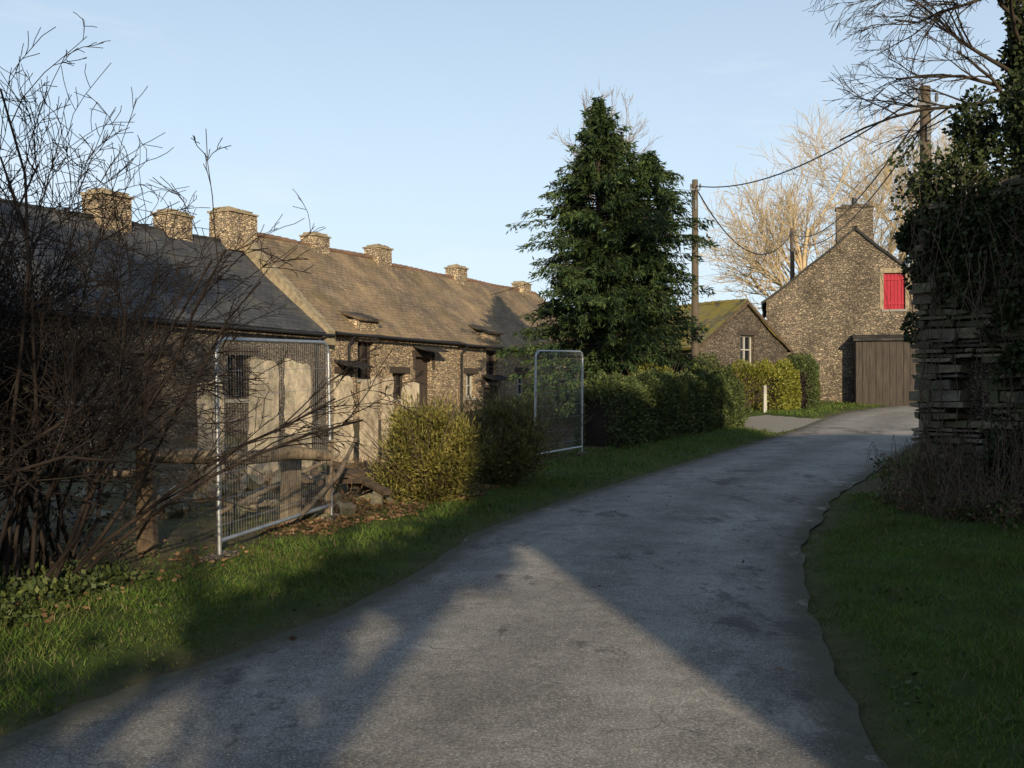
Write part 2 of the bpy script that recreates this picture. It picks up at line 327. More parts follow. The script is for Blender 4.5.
def grass_zone(x0,x1,y0,y1,dens,h,w):
    n=int((x1-x0)*(y1-y0)*dens);x=R.uniform(x0,x1,n);y=R.uniform(y0,y1,n)
    k=np.abs(x)<(.62*y+1.2);x=x[k];y=y[k]
    d=road_dist(x,y);lo=left_of(x,y)+.25*sn(x,y,2.2);wl=wall_side(x,y)
    pr=np.clip((d+.07+.14*sn(x,y,4)+.08*sn(x,y,13))/.3,0,1)*np.where(lo>0,np.clip(.35-lo*.3,.02,1),1)*np.where((wl>.2)&(y<16),.2,1)*np.clip(.72+.55*sn(x,y,3.3)+.3*sn(x,y,9),.12,1)
    k=(R.random(len(x))<pr)&(d>-.12)&~in_drive(x,y);x=x[k];y=y[k];d=d[k];n=len(x)
    z=np.maximum(gz(x,y,d),np.where(d<.08,base(y),-9))-.005;P=np.stack([x,y,z],-1)
    az=R.uniform(0,2*math.pi,n);hh=h*R.uniform(.4,1.5,n)*(1+.6*np.clip(sn(x,y,1.7),-.6,1))*np.clip(.4+d*1.0,.35,1)
    S=np.stack([np.cos(az),np.sin(az),0*az],-1)*w/2
    ln=np.stack([R.normal(size=n)*.6,R.normal(size=n)*.6,np.ones(n)],-1)*hh[:,None]
    return np.stack([P-S,P+S,P+ln*.6+S*.7,P+ln],1).reshape(-1,3)
gv=np.vstack([grass_zone(-6,6,3.6,9.5,2300,.042,.0085),grass_zone(-5,7.5,9.5,16,1000,.048,.012),grass_zone(-1,12,16,27,300,.06,.022),grass_zone(4,22,27,46,100,.07,.035)])
mesh_np('grass',gv,np.arange(len(gv)).reshape(-1,4),L_grass)
n=9000;x=R.uniform(-4.5,5.5,n);y=R.uniform(4,13,n);d=road_dist(x,y);k=(d>.15)&(sn(x,y,2.6,5)>.25)&(left_of(x,y)>-3.0)|((d>.2)&(x>1.5)&(sn(x,y,2.1,1)>.45)&(wall_side(x,y)<.3));x=x[k];y=y[k]
P=np.stack([x,y,gz(x,y)+.012],-1);Dv=R.normal(size=(len(x),3));Dv[:,2]=np.abs(Dv[:,2])*.5;leaf_obj('lawn_weeds',P,Dv,.038,.03,L_hedge)
def litter(n,x0,x1,y0,y1,cond=None):
    x=R.uniform(x0,x1,n);y=R.uniform(y0,y1,n)
    if cond is not None:
        k=cond(x,y);x=x[k];y=y[k]
    z=gz(x,y)+.02+.02*R.random(len(x));d=road_dist(x,y);z=np.where(d<0,base(y)+.042,z)
    return np.stack([x,y,z],-1)
A=litter(9000,-2.6,.6,10.2,14.5,lambda x,y:(np.abs(left_of(x,y)-.1)<.55+.3*sn(x,y,3)))
B=litter(3500,-5,-1,4,9.6,lambda x,y:(left_of(x,y)>-.4)&(R.random(len(x))<.5))
C=litter(22,-4,4,4,14);D_=litter(1600,4.3,6.6,8,14,lambda x,y:wall_side(x,y)>-.1)
Pp=np.vstack([A,B,C,D_]);Dd=R.normal(size=(len(Pp),3));Dd[:,2]*=.25
leaf_obj('leaf_litter',Pp,Dd,.05,.03,L_dead)

# ------------------------------------------------------------------ buildings
def wall(mb,P,e,nrm,L,topf,opens,depth=.28,z0=-.6,extra=()):
    P=Vector(P);e=Vector(e);nrm=Vector(nrm);Z=Vector((0,0,1))
    xs=sorted(set([0,L]+[o[0] for o in opens]+[o[1] for o in opens]+list(extra)))
    for a,b in zip(xs[:-1],xs[1:]):
        mid=(a+b)/2;hs=sorted([(o[2],o[3]) for o in opens if o[0]<=mid<=o[1]])
        lo=z0
        for h0,h1 in hs+[(None,None)]:
            ta=topf(a) if h0 is None else h0;tb=topf(b) if h0 is None else h0
            mb.quad(P+e*a+Z*lo,P+e*b+Z*lo,P+e*b+Z*tb,P+e*a+Z*ta)
            lo=h1
    for o in opens:
        a,b,c,d=o[:4];f=lambda s,z,q:P+e*s+Z*z-nrm*q
        mb.quad(f(a,c,0),f(a,c,depth),f(a,d,depth),f(a,d,0));mb.quad(f(b,c,0),f(b,d,0),f(b,d,depth),f(b,c,depth))
        mb.quad(f(a,d,0),f(a,d,depth),f(b,d,depth),f(b,d,0));mb.quad(f(a,c,0),f(b,c,0),f(b,c,depth),f(a,c,depth))
def fill(par,P,e,n,o,idx):
    a,b,c,d,kind=o[:5]
    if kind in('window','window_dark'):
        g=MB();g.ob(P,e,n,a,b,c,d,-.26,-.22);g.obj('glass_%d'%idx,glass,par)
        fr=MB();w=.06
        for q in((a,a+w,c,d),(b-w,b,c,d),(a+w,b-w,c,c+w),(a+w,b-w,d-w,d),((a+b)/2-w/2,(a+b)/2+w/2,c+w,d-w),(a+w,(a+b)/2-w/2,(c+d)/2-.02,(c+d)/2+.02),((a+b)/2+w/2,b-w,(c+d)/2-.02,(c+d)/2+.02)): fr.ob(P,e,n,*q,-.215,-.16)
        fr.obj('window_frame_%d'%idx,frame_white if kind=='window' else wood_dark,par)
    elif kind=='shutter':
        g=MB();k=6
        for q in range(k): g.ob(P,e,n,a+(b-a)*q/k+.008,a+(b-a)*(q+1)/k-.008,c,d,-.14,-.10)
        g.ob(P,e,n,a,b,c+.2,c+.3,-.098,-.07);g.ob(P,e,n,a,b,d-.3,d-.2,-.098,-.07);g.obj('red_shutter_%d'%idx,red_paint,par)
    else:
        g=MB();k=max(3,int((b-a)/.14))
        for q in range(k): g.ob(P,e,n,a+(b-a)*q/k+.006,a+(b-a)*(q+1)/k-.006,c,d,-.2,-.15)
        g.obj('plank_door_%d'%idx,wood_dark,par)
    l=MB();l.ob(P,e,n,a-.18,b+.18,d+.003,d+.20,-.2,.025);l.obj('lintel_%d'%idx,wood_dark if o[-1]!='stone' else capstone,par)
    if kind!='door':
        l=MB();l.ob(P,e,n,a-.08,b+.08,c-.10,c-.003,-.2,.05);l.obj('sill_%d'%idx,concrete,par)
def roof_side(mb,A,B,C,D,nu,nv,th=.1,amp=.045):
    A,B,C,D=[Vector(q) for q in(A,B,C,D)];n=(B-A).cross(D-A).normalized();W=(B-A).length;H=(D-A).length
    def pt(u,v):
        p=(A*(1-u)+B*u)*(1-v)+(D*(1-u)+C*u)*v
        k=math.sin(math.pi*v)
        return p+n*(amp*float(sn(p.x*1.0+p.y,p.z,1.1))-amp*1.3*k)
    for i in range(nu):
        for j in range(nv):
            u0,u1,v0,v1=i/nu,(i+1)/nu,j/nv,(j+1)/nv
            mb.quad(pt(u0,v0),pt(u1,v0),pt(u1,v1),pt(u0,v1),[(u0*W,v0*H),(u1*W,v0*H),(u1*W,v1*H),(u0*W,v1*H)])
    dn=n*-th
    for (u0,v0),(u1,v1) in [((i/nu,0),((i+1)/nu,0)) for i in range(nu)]+[((0,(j+1)/nv),(0,j/nv)) for j in range(nv)]+[((1,j/nv),(1,(j+1)/nv)) for j in range(nv)]:
        mb.quad(pt(u0,v0)+dn,pt(u1,v1)+dn,pt(u1,v1),pt(u0,v0))
    mb.quad(A+dn,D+dn,C+dn,B+dn)
def chimney(par,cx,cy,z0,z1,w,d,mat=stone_warm,pots=0,idx=0):
    c=MB();c.box((cx,cy,(z0+z1)/2),(w,d,z1-z0),jit=.02);c.obj('chimney_stack_%d'%idx,mat,par)
    c=MB();c.box((cx,cy,z1+.03),(w+.08,d+.08,.06),jit=.015)
    for s_ in(-1,1): c.box((cx+s_*w*.24,cy,z1+.10),(w*.40,d*.8,.08),jit=.03)
    c.obj('chimney_cap_%d'%idx,capstone if mat is stone_warm else stone_dark,par)
    for p in range(pots):
        tubes('chimney_pot_%d_%d'%(idx,p),[([(cx,cy,z1+.12),(cx,cy,z1+.3),(cx,cy,z1+.5)],[.12,.11,.10])],black,par,8)
def house(name,org,ang,L,D,he,hr,wm,rm,front=(),g0=(),over=.22,verge=.12,ridge_mat=tile):
    par=empty(name,org,ang);w=MB();mid=D/2
    top=lambda s:he+(hr-he)*(1-abs(s-mid)/mid)
    wall(w,(0,0,0),(1,0,0),(0,-1,0),L,lambda s:he,front)
    wall(w,(L,D,0),(-1,0,0),(0,1,0),L,lambda s:he,[])
    wall(w,(0,D,0),(0,-1,0),(-1,0,0),D,top,g0,extra=(mid,))
    wall(w,(L,0,0),(0,1,0),(1,0,0),D,top,[],extra=(mid,))
    w.obj('walls',wm,par)
    for i,o in enumerate(front): fill(par,Vector((0,0,0)),Vector((1,0,0)),Vector((0,-1,0)),o,i)
    for i,o in enumerate(g0): fill(par,Vector((0,D,0)),Vector((0,-1,0)),Vector((-1,0,0)),o,i+20)
    sl=(hr-he)/mid;zo=.13;r=MB();nu=max(6,int(L*1.5))
    roof_side(r,(-verge,-over,he-over*sl+zo),(L+verge,-over,he-over*sl+zo),(L+verge,mid,hr+zo),(-verge,mid,hr+zo),nu,8)
    roof_side(r,(L+verge,D+over,he-over*sl+zo),(-verge,D+over,he-over*sl+zo),(-verge,mid,hr+zo),(L+verge,mid,hr+zo),nu,8)
    r.obj('roof',rm,par,uv=True)
    pl=[];t=-verge
    while t<L+verge-.3:
        zz=hr+zo-.05+.02*math.sin(t*1.3);pl.append(([(t,mid,zz),(t+.34,mid,zz+.015)],[.09,.10]));t+=.36
    tubes('ridge_tiles',pl,ridge_mat,par,8)
    return par
th=math.atan2(.89,.4565)
def rowpt(t,off): return (-8.1+.4565*t+.89*off, 29.9+.89*t-.4565*off)
D=6.4
zb=.35
ox,oy=rowpt(-11,3.2)
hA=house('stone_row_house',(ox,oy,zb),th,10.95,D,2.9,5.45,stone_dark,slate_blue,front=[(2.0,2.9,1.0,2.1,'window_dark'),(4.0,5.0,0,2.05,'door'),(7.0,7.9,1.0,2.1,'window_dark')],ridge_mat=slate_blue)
chimney(hA,6.1,3.2,5.2,6.15,.95,.7,stone_warm,0,0);chimney(hA,8.3,3.2,5.2,6.0,.8,.65,stone_warm,0,1)
ox,oy=rowpt(0,3.2)
hB=house('stone_row_house',(ox,oy,zb),th,7.3,D,2.95,5.85,stone_warm,slate,front=[(1.45,2.3,1.55,2.75,'window_dark'),(3.3,4.1,.95,1.75,'window_dark'),(4.6,5.6,0,2.3,'door'),(.5,1.2,.1,1.7,'door')],verge=.02)
mb=MB()
n=9
for k in range(n):
    y0=-.25+(3.2+.25)*k/n;y1=-.25+(3.2+.25)*(k+1)/n-.01;sl=(5.85-2.95)/3.2
    f=lambda y:(2.95+sl*y+.12)
    for Y in((y0,y1),(6.4-y0,6.4-y1)):
        a0,a1=(-.30,.03)
        mb.hexi([Vector(p) for p in [(a0,Y[0],f(y0)-.35),(a1,Y[0],f(y0)-.35),(a1,Y[1],f(y1)-.35),(a0,Y[1],f(y1)-.35),(a0,Y[0],f(y0)+.08),(a1,Y[0],f(y0)+.08+random.uniform(-.02,.03)),(a1,Y[1],f(y1)+.06),(a0,Y[1],f(y1)+.08+random.uniform(-.02,.02))]])
mb.obj('gable_coping',capstone,hB)
chimney(hB,-.35,3.2,5.3,6.4,1.15,.8,stone_warm,0,0);chimney(hB,3.5,3.2,5.6,6.25,.75,.6,stone_warm,0,1);chimney(hB,7.1,3.2,5.6,6.3,.85,.65,stone_warm,0,2)
def canopy(mb,a,b,z,dep=.6,rise=.16):
    mb.hexa([Vector(p) for p in((a,-dep,z),(b,-dep,z),(b,.0,z+rise),(a,0,z+rise),(a,-dep,z+.05),(b,-dep,z+.05),(b,0,z+rise+.06),(a,0,z+rise+.06))])
mb=MB();canopy(mb,4.45,5.75,2.46);canopy(mb,.3,1.4,1.87);mb.obj('door_canopy',slate_blue,hB)
mb=MB()
for s in(4.47,5.65):mb.ob((0,0,0),(1,0,0),(0,-1,0),s,s+.07,1.9,2.44,.004,.07)
mb.obj('canopy_brackets',wood_dark,hB)
ox,oy=rowpt(7.33,3.2)
hC=house('stone_row_house',(ox,oy,zb),th,13,D,2.9,5.72,stone_warm,slate,front=[(2.1,2.95,1.5,2.65,'window_dark'),(.6,1.3,.95,1.8,'window'),(1.9,3.0,0.,1.3,'door'),(4.6,5.4,1.0,1.9,'window'),(7,8,0,2.1,'door'),(9.6,10.4,1,1.9,'window')])
chimney(hC,5.4,3.2,5.5,6.2,.8,.6,stone_warm,0,0);chimney(hC,11.4,3.2,5.5,6.1,.8,.6,stone_warm,0,1)
mb=MB();canopy(mb,1.7,3.2,1.56);mb.obj('door_canopy',slate_blue,hC)
for h,L_,e in((hA,10.9,2.9),(hB,7.3,2.95),(hC,13,2.9)):
    tubes('gutter',[([(0,-.32,e-.12),(L_/2,-.32,e-.13),(L_,-.32,e-.14)],.045)],black,h,6)
    q=.9 if h is hB else (10.4 if h is hA else .15)
    tubes('downpipe',[([(q,-.32,e-.14),(q,-.1,e-.4),(q,-.08,0)],.045)],black,h,6)
for h,(a,b_) in((hB,(1.35,2.4)),(hC,(2.0,3.05))):
    mb=MB();mb.box(((a+b_)/2,.35,3.0),(b_-a,.9,.65));mb.obj('dormer_cheeks',stone_warm,h)
    mb=MB();mb.hexa([Vector(p) for p in((a-.08,-.22,3.28),(b_+.08,-.22,3.28),(b_+.08,1.2,3.72),(a-.08,1.2,3.72),(a-.08,-.22,3.35),(b_+.08,-.22,3.35),(b_+.08,1.2,3.79),(a-.08,1.2,3.79))]);mb.obj('dormer_roof',slate,h)
fa=math.atan2(.97,.25)
hF=house('stone_gable_house',(18.34,42.07,.9),fa,9,7.4,4.55,7.55,stone_grey,slate_blue,g0=[(4.86,5.72,4.1,5.65,'shutter','stone')],ridge_mat=slate_blue,verge=.1)
chimney(hF,.42,3.7,6.6,8.5,.85,1.5,stone_grey,1,0)
mb=MB();mb.ob((0,7.4,0),(0,-1,0),(-1,0,0),4.70,4.855,4.1,5.64,-.1,.02);mb.ob((0,7.4,0),(0,-1,0),(-1,0,0),5.725,5.88,4.1,5.64,-.1,.02);mb.obj('window_surround',capstone,hF)
mb=MB();n_=16
for q in range(n_): mb.ob((0,7.4,0),(0,-1,0),(-1,0,0),3.65+4.3*q/n_,3.65+4.3*(q+1)/n_-.012,-.3,2.7,.95,1.0+.010*(q%2))
mb.ob((0,7.4,0),(0,-1,0),(-1,0,0),3.63,3.7,-.3,2.7,.003,.945)
mb.obj('lean_to_boards',board_mat,hF)
mb=MB();mb.hexa([Vector(p) for p in((-1.15,3.85,2.72),(-1.15,-.7,2.72),(0,-.7,2.95),(0,3.85,2.95),(-1.15,3.85,2.8),(-1.15,-.7,2.8),(0,-.7,3.03),(0,3.85,3.03))]);mb.obj('lean_to_roof',slate_blue,hF)
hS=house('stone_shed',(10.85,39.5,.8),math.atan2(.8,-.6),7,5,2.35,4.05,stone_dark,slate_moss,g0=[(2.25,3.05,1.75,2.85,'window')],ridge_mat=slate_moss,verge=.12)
mb=MB();sl=(4.05-2.35)/2.5
for y0,y1 in((-.25,2.49),(5.25,2.51)):
    z0_=2.35-.25*sl
    mb.hexa([Vector(p) for p in((-.16,y0,z0_-.03),(-.125,y0,z0_-.03),(-.125,y1,4.02),(-.16,y1,4.02),(-.16,y0,z0_+.12),(-.125,y0,z0_+.12),(-.125,y1,4.05+.12),(-.16,y1,4.05+.12))])
mb.obj('bargeboards',wood_brown,hS)
house('shadow_caster_barn',(4.0,-9,-.1),0,13,5,6.7,9.4,stone_grey,slate)  # unseen barn added behind the camera to shade the lane and right side

# ------------------------------------------------------------------ ruined wall with ivy
W0=np.array([7.6,10.85]);W1=np.array([5.32,13.13]);WL=np.linalg.norm(W1-W0);we=(W1-W0)/WL;wn=np.array([-we[1],we[0]])
rw=empty('ruined_stone_wall')
def WP(s,z,o): p=W0+we*s+wn*o; return (p[0],p[1],z)
E=Vector((*we,0));N_=Vector((*wn,0))
mb=MB();mb.ob((*W0,0),E,N_,-2.5,WL-.08,-.2,4.1,-.85,-.24);mb.obj('wall_core',stone_dark,rw)
mb=MB();z=.0
while z<4.4:
    h=random.choice((random.uniform(.05,.09),random.uniform(.08,.17)));s=-2.5+random.uniform(0,.3)
    while s<WL:
        l=random.uniform(.10,.42);s1=s+l
        if s1>WL-.1: s1=WL+random.uniform(-.07,.05)
        topl=4.15+.15*math.sin(s*1.7)-(.25 if s>WL-.4 else 0)
        cs_=(s+s1)/2
        inn=(WL-.86<cs_<WL-.5 and 1.1<z<1.95)
        if z<topl and not inn and s1-s>.05:
            pr=random.uniform(-.05,.05)+(.10 if cs_>WL-.48 else 0)
            hh=h*random.uniform(.8,1.0)
            P=[]
            for zz in(z+.003,z+hh-.004):
                for (a,o) in((s+.004,-.3),(s1-.004,-.3),(s1-.004,pr),(s+.004,pr)):
                    P.append(Vector(WP(a+random.uniform(-.018,.018),zz+random.uniform(-.014,.014)+.03,o+random.uniform(-.03,.03))))
            mb.hexi(P)
        s=s1
    o=-.3
    while o>-.85:
        l=random.uniform(.2,.4);o1=max(o-l,-.87)
        if z<3.9:
            P=[]
            for zz in(z+.006,z+h-.006):
                for (a,oo) in((WL-.3,o1+.01),(WL+.0,o1+.01),(WL,o-.01),(WL-.3,o-.01)): P.append(Vector(WP(a+random.uniform(-.02,.02),zz+.03,oo)))
            mb.hexi(P)
        o=o1-.001
    z+=h
o=mb.obj('stones',ruin_stone,rw)
bv=o.modifiers.new('b','BEVEL');bv.width=.012;bv.segments=2;bv.limit_method='NONE'
cs=[];rs=[]
for _ in range(170):
    s=random.uniform(-2.2,WL+.12);z=random.uniform(3.45,4.4)+.2*math.sin(s*2.3);o=random.uniform(-.9,.25);cs.append(WP(s,z,o));q=random.uniform(.14,.32);rs.append((q,q,q))
for _ in range(110):
    s=random.uniform(-2.2,WL-.45);z=random.uniform(4.2,5.4);o=random.uniform(-.9,.1);cs.append(WP(s,z,o));q=random.uniform(.14,.3);rs.append((q,q,q))
for _ in range(150):
    s=random.uniform(-2.2,WL-.95);z=random.uniform(.5,3.6);o=random.uniform(.0,.22);cs.append(WP(s,z,o));q=random.uniform(.12,.28);rs.append((q,q,q))
for _ in range(40):
    s=random.uniform(WL-1.0,WL+.12);z=3.7-abs(random.gauss(0,.5));o=random.uniform(.03,.17);cs.append(WP(s,z,o));q=random.uniform(.07,.15);rs.append((q,q,q*1.8))
P,Dv=clumps(cs,rs,170,.3)
s_=R.uniform(-2.2,WL+.05,8000);z_=R.uniform(0,4,8000);k=(.7*sn(s_,z_,2.3,3)+.30*(z_-2.6)+.9*(WL-1.0-s_)>.25);s_=s_[k];z_=z_[k]
q=np.array([WP(a,b,.10) for a,b in zip(s_,z_)])
P=np.vstack([P,q]);Dv=np.vstack([Dv,np.tile([wn[0],wn[1],-.6],(len(q),1))+R.normal(size=(len(q),3))*.5])
leaf_obj('ivy_leaves',P,Dv,.07,.055,L_ivy,rw)
pl=[]
for _ in range(16):
    s=random.uniform(WL-1.5,WL-.05);pts=[];oo=.09 if s<WL-.5 else .17
    for k in range(12): pts.append(WP(s,.8+k*.27,oo+.03*random.random()));s+=random.uniform(-.09,.09)
    pl.append((pts,np.linspace(.010,.004,12)))
for _ in range(140):
    s=random.uniform(-.2,WL+.2);z=random.uniform(2.9,4.4);d=random.uniform(.3,1.3);a=random.uniform(.1,.35)
    pl.append(([WP(s,z,.15),WP(s+random.uniform(-.2,.25),z-d*.3,.15+a),WP(s+random.uniform(-.3,.3),z-d,.12+a)],[.005,.004,.003]))
tubes('ivy_stems',pl,twig_bram,rw)
br=empty('bramble_thicket')
def bpos(): 
    x=random.uniform(4.75,7.0);y=random.uniform(8.3,13.0)
    while (x+y)<16.3-(.6 if random.random()<.15 else 0)-.3*random.random() or (x+y)>18.2: x=random.uniform(4.75,7.0);y=random.uniform(8.3,13.0)
    return x,y
pl=[]
for _ in range(900):
    x,y=bpos();p=np.array([x,y,g1(x,y)]);a=random.uniform(0,6.28);l=random.uniform(.3,.9);h=random.uniform(.1,.5)*(1+.6*(x+y-16.3)+.7*max(0,x-5.6))
    d=np.array([math.cos(a),math.sin(a),0])
    pl.append(([p+d*l*t*.5+np.array([0,0,h*math.sin(t*2.6)]) for t in np.linspace(0,1,6)],np.linspace(.0055,.0028,6)))
tubes('canes',pl,twig_bram,br,3)
cs=[];rs=[]
for _ in range(110):
    x,y=bpos();cs.append((x,y,g1(x,y)+random.uniform(.03,.2)*(1+1.4*max(0,x+y-16.4))));rs.append((.2,.2,.12))
P,Dv=clumps(cs,rs,55,.1);leaf_obj('green_leaves',P,Dv,.05,.035,L_hedge,br)
P,Dv=clumps(cs,rs,45,.1);leaf_obj('dead_leaves',P,Dv,.05,.03,L_dead,br)

# ------------------------------------------------------------------ bare trees
def grow(polys,p,d,L,r,lvl,maxl,nch,spread,trop,wig,rmin,lf=(.45,.75)):
    n=6 if lvl==0 else (4 if lvl<maxl else 3)
    pts=[np.array(p,float)];ds=[np.array(d,float)]
    for k in range(n):
        d=d+R.normal(size=3)*wig;d[2]+=trop;d=d/np.linalg.norm(d);pts.append(pts[-1]+d*L/n);ds.append(d)
    rad=np.maximum(np.linspace(r,r*(.4 if lvl<maxl else .3),n+1),rmin);polys.append((np.array(pts),rad))
    if lvl<maxl:
        for c in range(nch[lvl]):
            t=R.uniform(.25,1)*n;k=min(int(t),n-1);f=t-k;q=pts[k]*(1-f)+pts[k+1]*f
            nd_=ds[k+1]+unit(R.normal(size=3))*spread*R.uniform(.6,1.2);nd_/=np.linalg.norm(nd_)
            grow(polys,q,nd_,L*R.uniform(*lf),max(rad[k]*.55,rmin),lvl+1,maxl,nch,spread,trop,wig,rmin,lf)
def tree(name,p,H,r,nch,mat,spread=.8,trop=.05,wig=.1,rmin=.006,lf=(.45,.75),sides=5):
    pl=[];grow(pl,p,np.array((0,0,1.)),H,r,0,len(nch),nch,spread,trop,wig,rmin,lf);return tubes(name,pl,mat,None,sides)
sh=empty('bare_shrub')
pl=[]
for _ in range(92):
    bx=R.uniform(-5.6,-3.6);by=R.uniform(6.9,8.8);bz=g1(bx,by)
    d=np.array([R.normal()*.22-.02,R.normal()*.2,1.0]);L=R.uniform(1.7,2.9)
    grow(pl,(bx,by,bz),d/np.linalg.norm(d),L,R.uniform(.012,.026),0,3,[7,5,3],.8,-.01,.18,.0032,(.3,.55))
for (bx,by,dx,L) in((-3.6,7.6,.42,3.1),(-3.7,7.7,.25,3.3),(-3.5,7.9,.55,3.0),(-3.9,7.3,.05,3.6),(-4.2,7.6,-.1,3.9),(-4.4,8,.1,4.1),(-3.45,7.8,.72,2.7),(-3.5,7.6,.62,2.8),(-3.8,7.5,.15,3.7),(-4.1,7.7,.2,3.8),(-3.5,7.8,.85,2.6)):
    d=np.array([dx,.05,1.0]);grow(pl,(bx,by,g1(bx,by)),d/np.linalg.norm(d),L,.02,0,3,[8,4,3],.7,-.04,.13,.0032,(.22,.40))
tubes('stems_and_twigs',pl,twig_dark,sh,5)
cs=[];rs=[]
for _ in range(300):
    bx=R.uniform(-6.4,-3.8);by=R.uniform(7.3,9.4);cs.append((bx,by,R.uniform(.1,3.4-1.0*max(0,bx+5.1))));rs.append((.3,.3,.22))
P,Dv=clumps(cs,rs,60,.1);leaf_obj('shrub_leaves',P,Dv,.045,.022,L_brownscrub,sh)
cs=[];rs=[]
for _ in range(60):
    bx=R.uniform(-4.8,-3.1);by=R.uniform(6.2,8.3);cs.append((bx,by,g1(bx,by)+.04));rs.append((.22,.22,.08))
P,Dv=clumps(cs,rs,110,.1);leaf_obj('ground_ivy',P,Dv,.05,.04,L_hedge)
tr=empty('ivy_clad_tree')
pl=[]
grow(pl,(7.5,14.6,.1),np.array([0,0,1.]),9.5,.2,0,0,[],.8,0,.03,.05)
for k in range(22):
    z=R.uniform(5.6,9.6);a=R.uniform(2.3,4.2);d=np.array([math.cos(a),math.sin(a),R.uniform(.15,.7)])
    grow(pl,(7.5,14.6,z),unit(d),R.uniform(1.5,2.8),.035,0,3,[8,5,4],.65,-.04,.14,.004,(.35,.55))
for k in range(8):
    z=R.uniform(4.5,9.2);a=R.uniform(-1.5,1.5);d=np.array([math.cos(a),math.sin(a),.5])
    grow(pl,(7.5,14.6,z),unit(d),R.uniform(1.6,2.4),.045,0,3,[6,4,3],.7,0,.13,.005,(.4,.65))
tubes('trunk_and_branches',pl,twig_mid,tr,5)
cs=[];rs=[]
for _ in range(60):
    z=R.uniform(3.5,7.6);a=R.uniform(0,6.28);q=.28*(1.25-z/10);cs.append((7.5+math.cos(a)*q,14.6+math.sin(a)*q,z));rs.append((.18,.18,.26))
for _ in range(45): cs.append((7.2+abs(R.normal())*.7,14.0+R.normal()*.4,R.uniform(4.2,6.2)));rs.append((.2,.2,.2))
P,Dv=clumps(cs,rs,150,.2);leaf_obj('ivy',P,Dv,.08,.06,L_ivy,tr)
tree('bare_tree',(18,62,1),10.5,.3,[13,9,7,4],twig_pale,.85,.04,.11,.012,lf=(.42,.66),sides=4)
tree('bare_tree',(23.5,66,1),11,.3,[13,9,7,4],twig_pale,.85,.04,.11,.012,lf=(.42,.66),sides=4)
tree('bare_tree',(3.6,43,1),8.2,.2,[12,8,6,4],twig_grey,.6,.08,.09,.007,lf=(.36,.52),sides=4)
n=20000
xx=R.uniform(-90,110,n);yy=78+R.normal(size=n)*3;zz=R.uniform(0,1,n)*(2.6+1.0*sn(xx,yy*0,.35)+.7*sn(xx,yy*0,1.3))
P=np.stack([xx,yy,zz+.5],-1);leaf_obj('distant_trees',P,R.normal(size=(n,3))+np.array([0,0,.6]),.9,.3,L_far)

# ------------------------------------------------------------------ conifer
def conifer(name,cx,cy,z0,specs):
    P=[];Dv=[];pl=[]
    for (ax,ay,ht,prof,nb) in specs:
        bx=cx+ax;by=cy+ay;pl.append(([(cx,cy,z0-.1),(cx+ax*.6,cy+ay*.6,z0+2),(bx,by,z0+4),(bx,by,ht)],[.22,.17,.12,.02]))
        for _ in range(nb):
            z=z0+.3+(ht-z0-.2)*R.random()**.85;a=R.uniform(0,2*math.pi)
            rad=np.interp(z,[q[0] for q in prof],[q[1] for q in prof])*(.84+.2*math.sin(3*a+z*1.7)+.18*math.sin(5*a-z*2.3))*R.uniform(.55,1.22)
            d=np.array([math.cos(a),math.sin(a)]);m_=int(20+rad*65);t=R.uniform(.12,1,m_)**.75
            droop=-.22*rad*t**2+.2*rad*t
            side=R.normal(size=m_)*.12*(.35+rad*.3)*(1.15-t);pp=np.stack([bx+d[0]*rad*t-d[1]*side,by+d[1]*rad*t+d[0]*side,z+droop-np.abs(R.normal(size=m_))*.10],-1)
            P.append(pp);Dv.append(np.tile([d[0]*.7,d[1]*.7,-.5],(m_,1))+R.normal(size=(m_,3))*.45)
            tt=np.linspace(0,.9,4);pl.append((np.stack([bx+d[0]*rad*tt,by+d[1]*rad*tt,z-.22*rad*tt**2+.2*rad*tt],-1),[.02,.015,.01,.004]))
    e=empty(name);tubes('trunk_and_boughs',pl,bark,e,4);leaf_obj('needles',np.vstack(P),np.vstack(Dv),.17,.045,L_con,e)
conifer('conifer_tree',2.75,28.2,.45,[(-.30,0,9.75,[(.4,2.25),(2.5,2.45),(4.5,2.2),(6,1.95),(7.5,1.5),(8.5,.95),(9.3,.4),(9.75,.1)],640),
 (1.15,.3,8.3,[(.4,1.2),(3,1.6),(6,1.6),(7.2,1.3),(8.0,.6),(8.3,.2)],380),(.4,.3,8.8,[(5,1.6),(7.5,1.2),(8.3,.5),(8.8,.1)],110),(-.9,.6,7.3,[(.4,1.3),(3,1.6),(5,1.3),(7.3,.2)],170)])

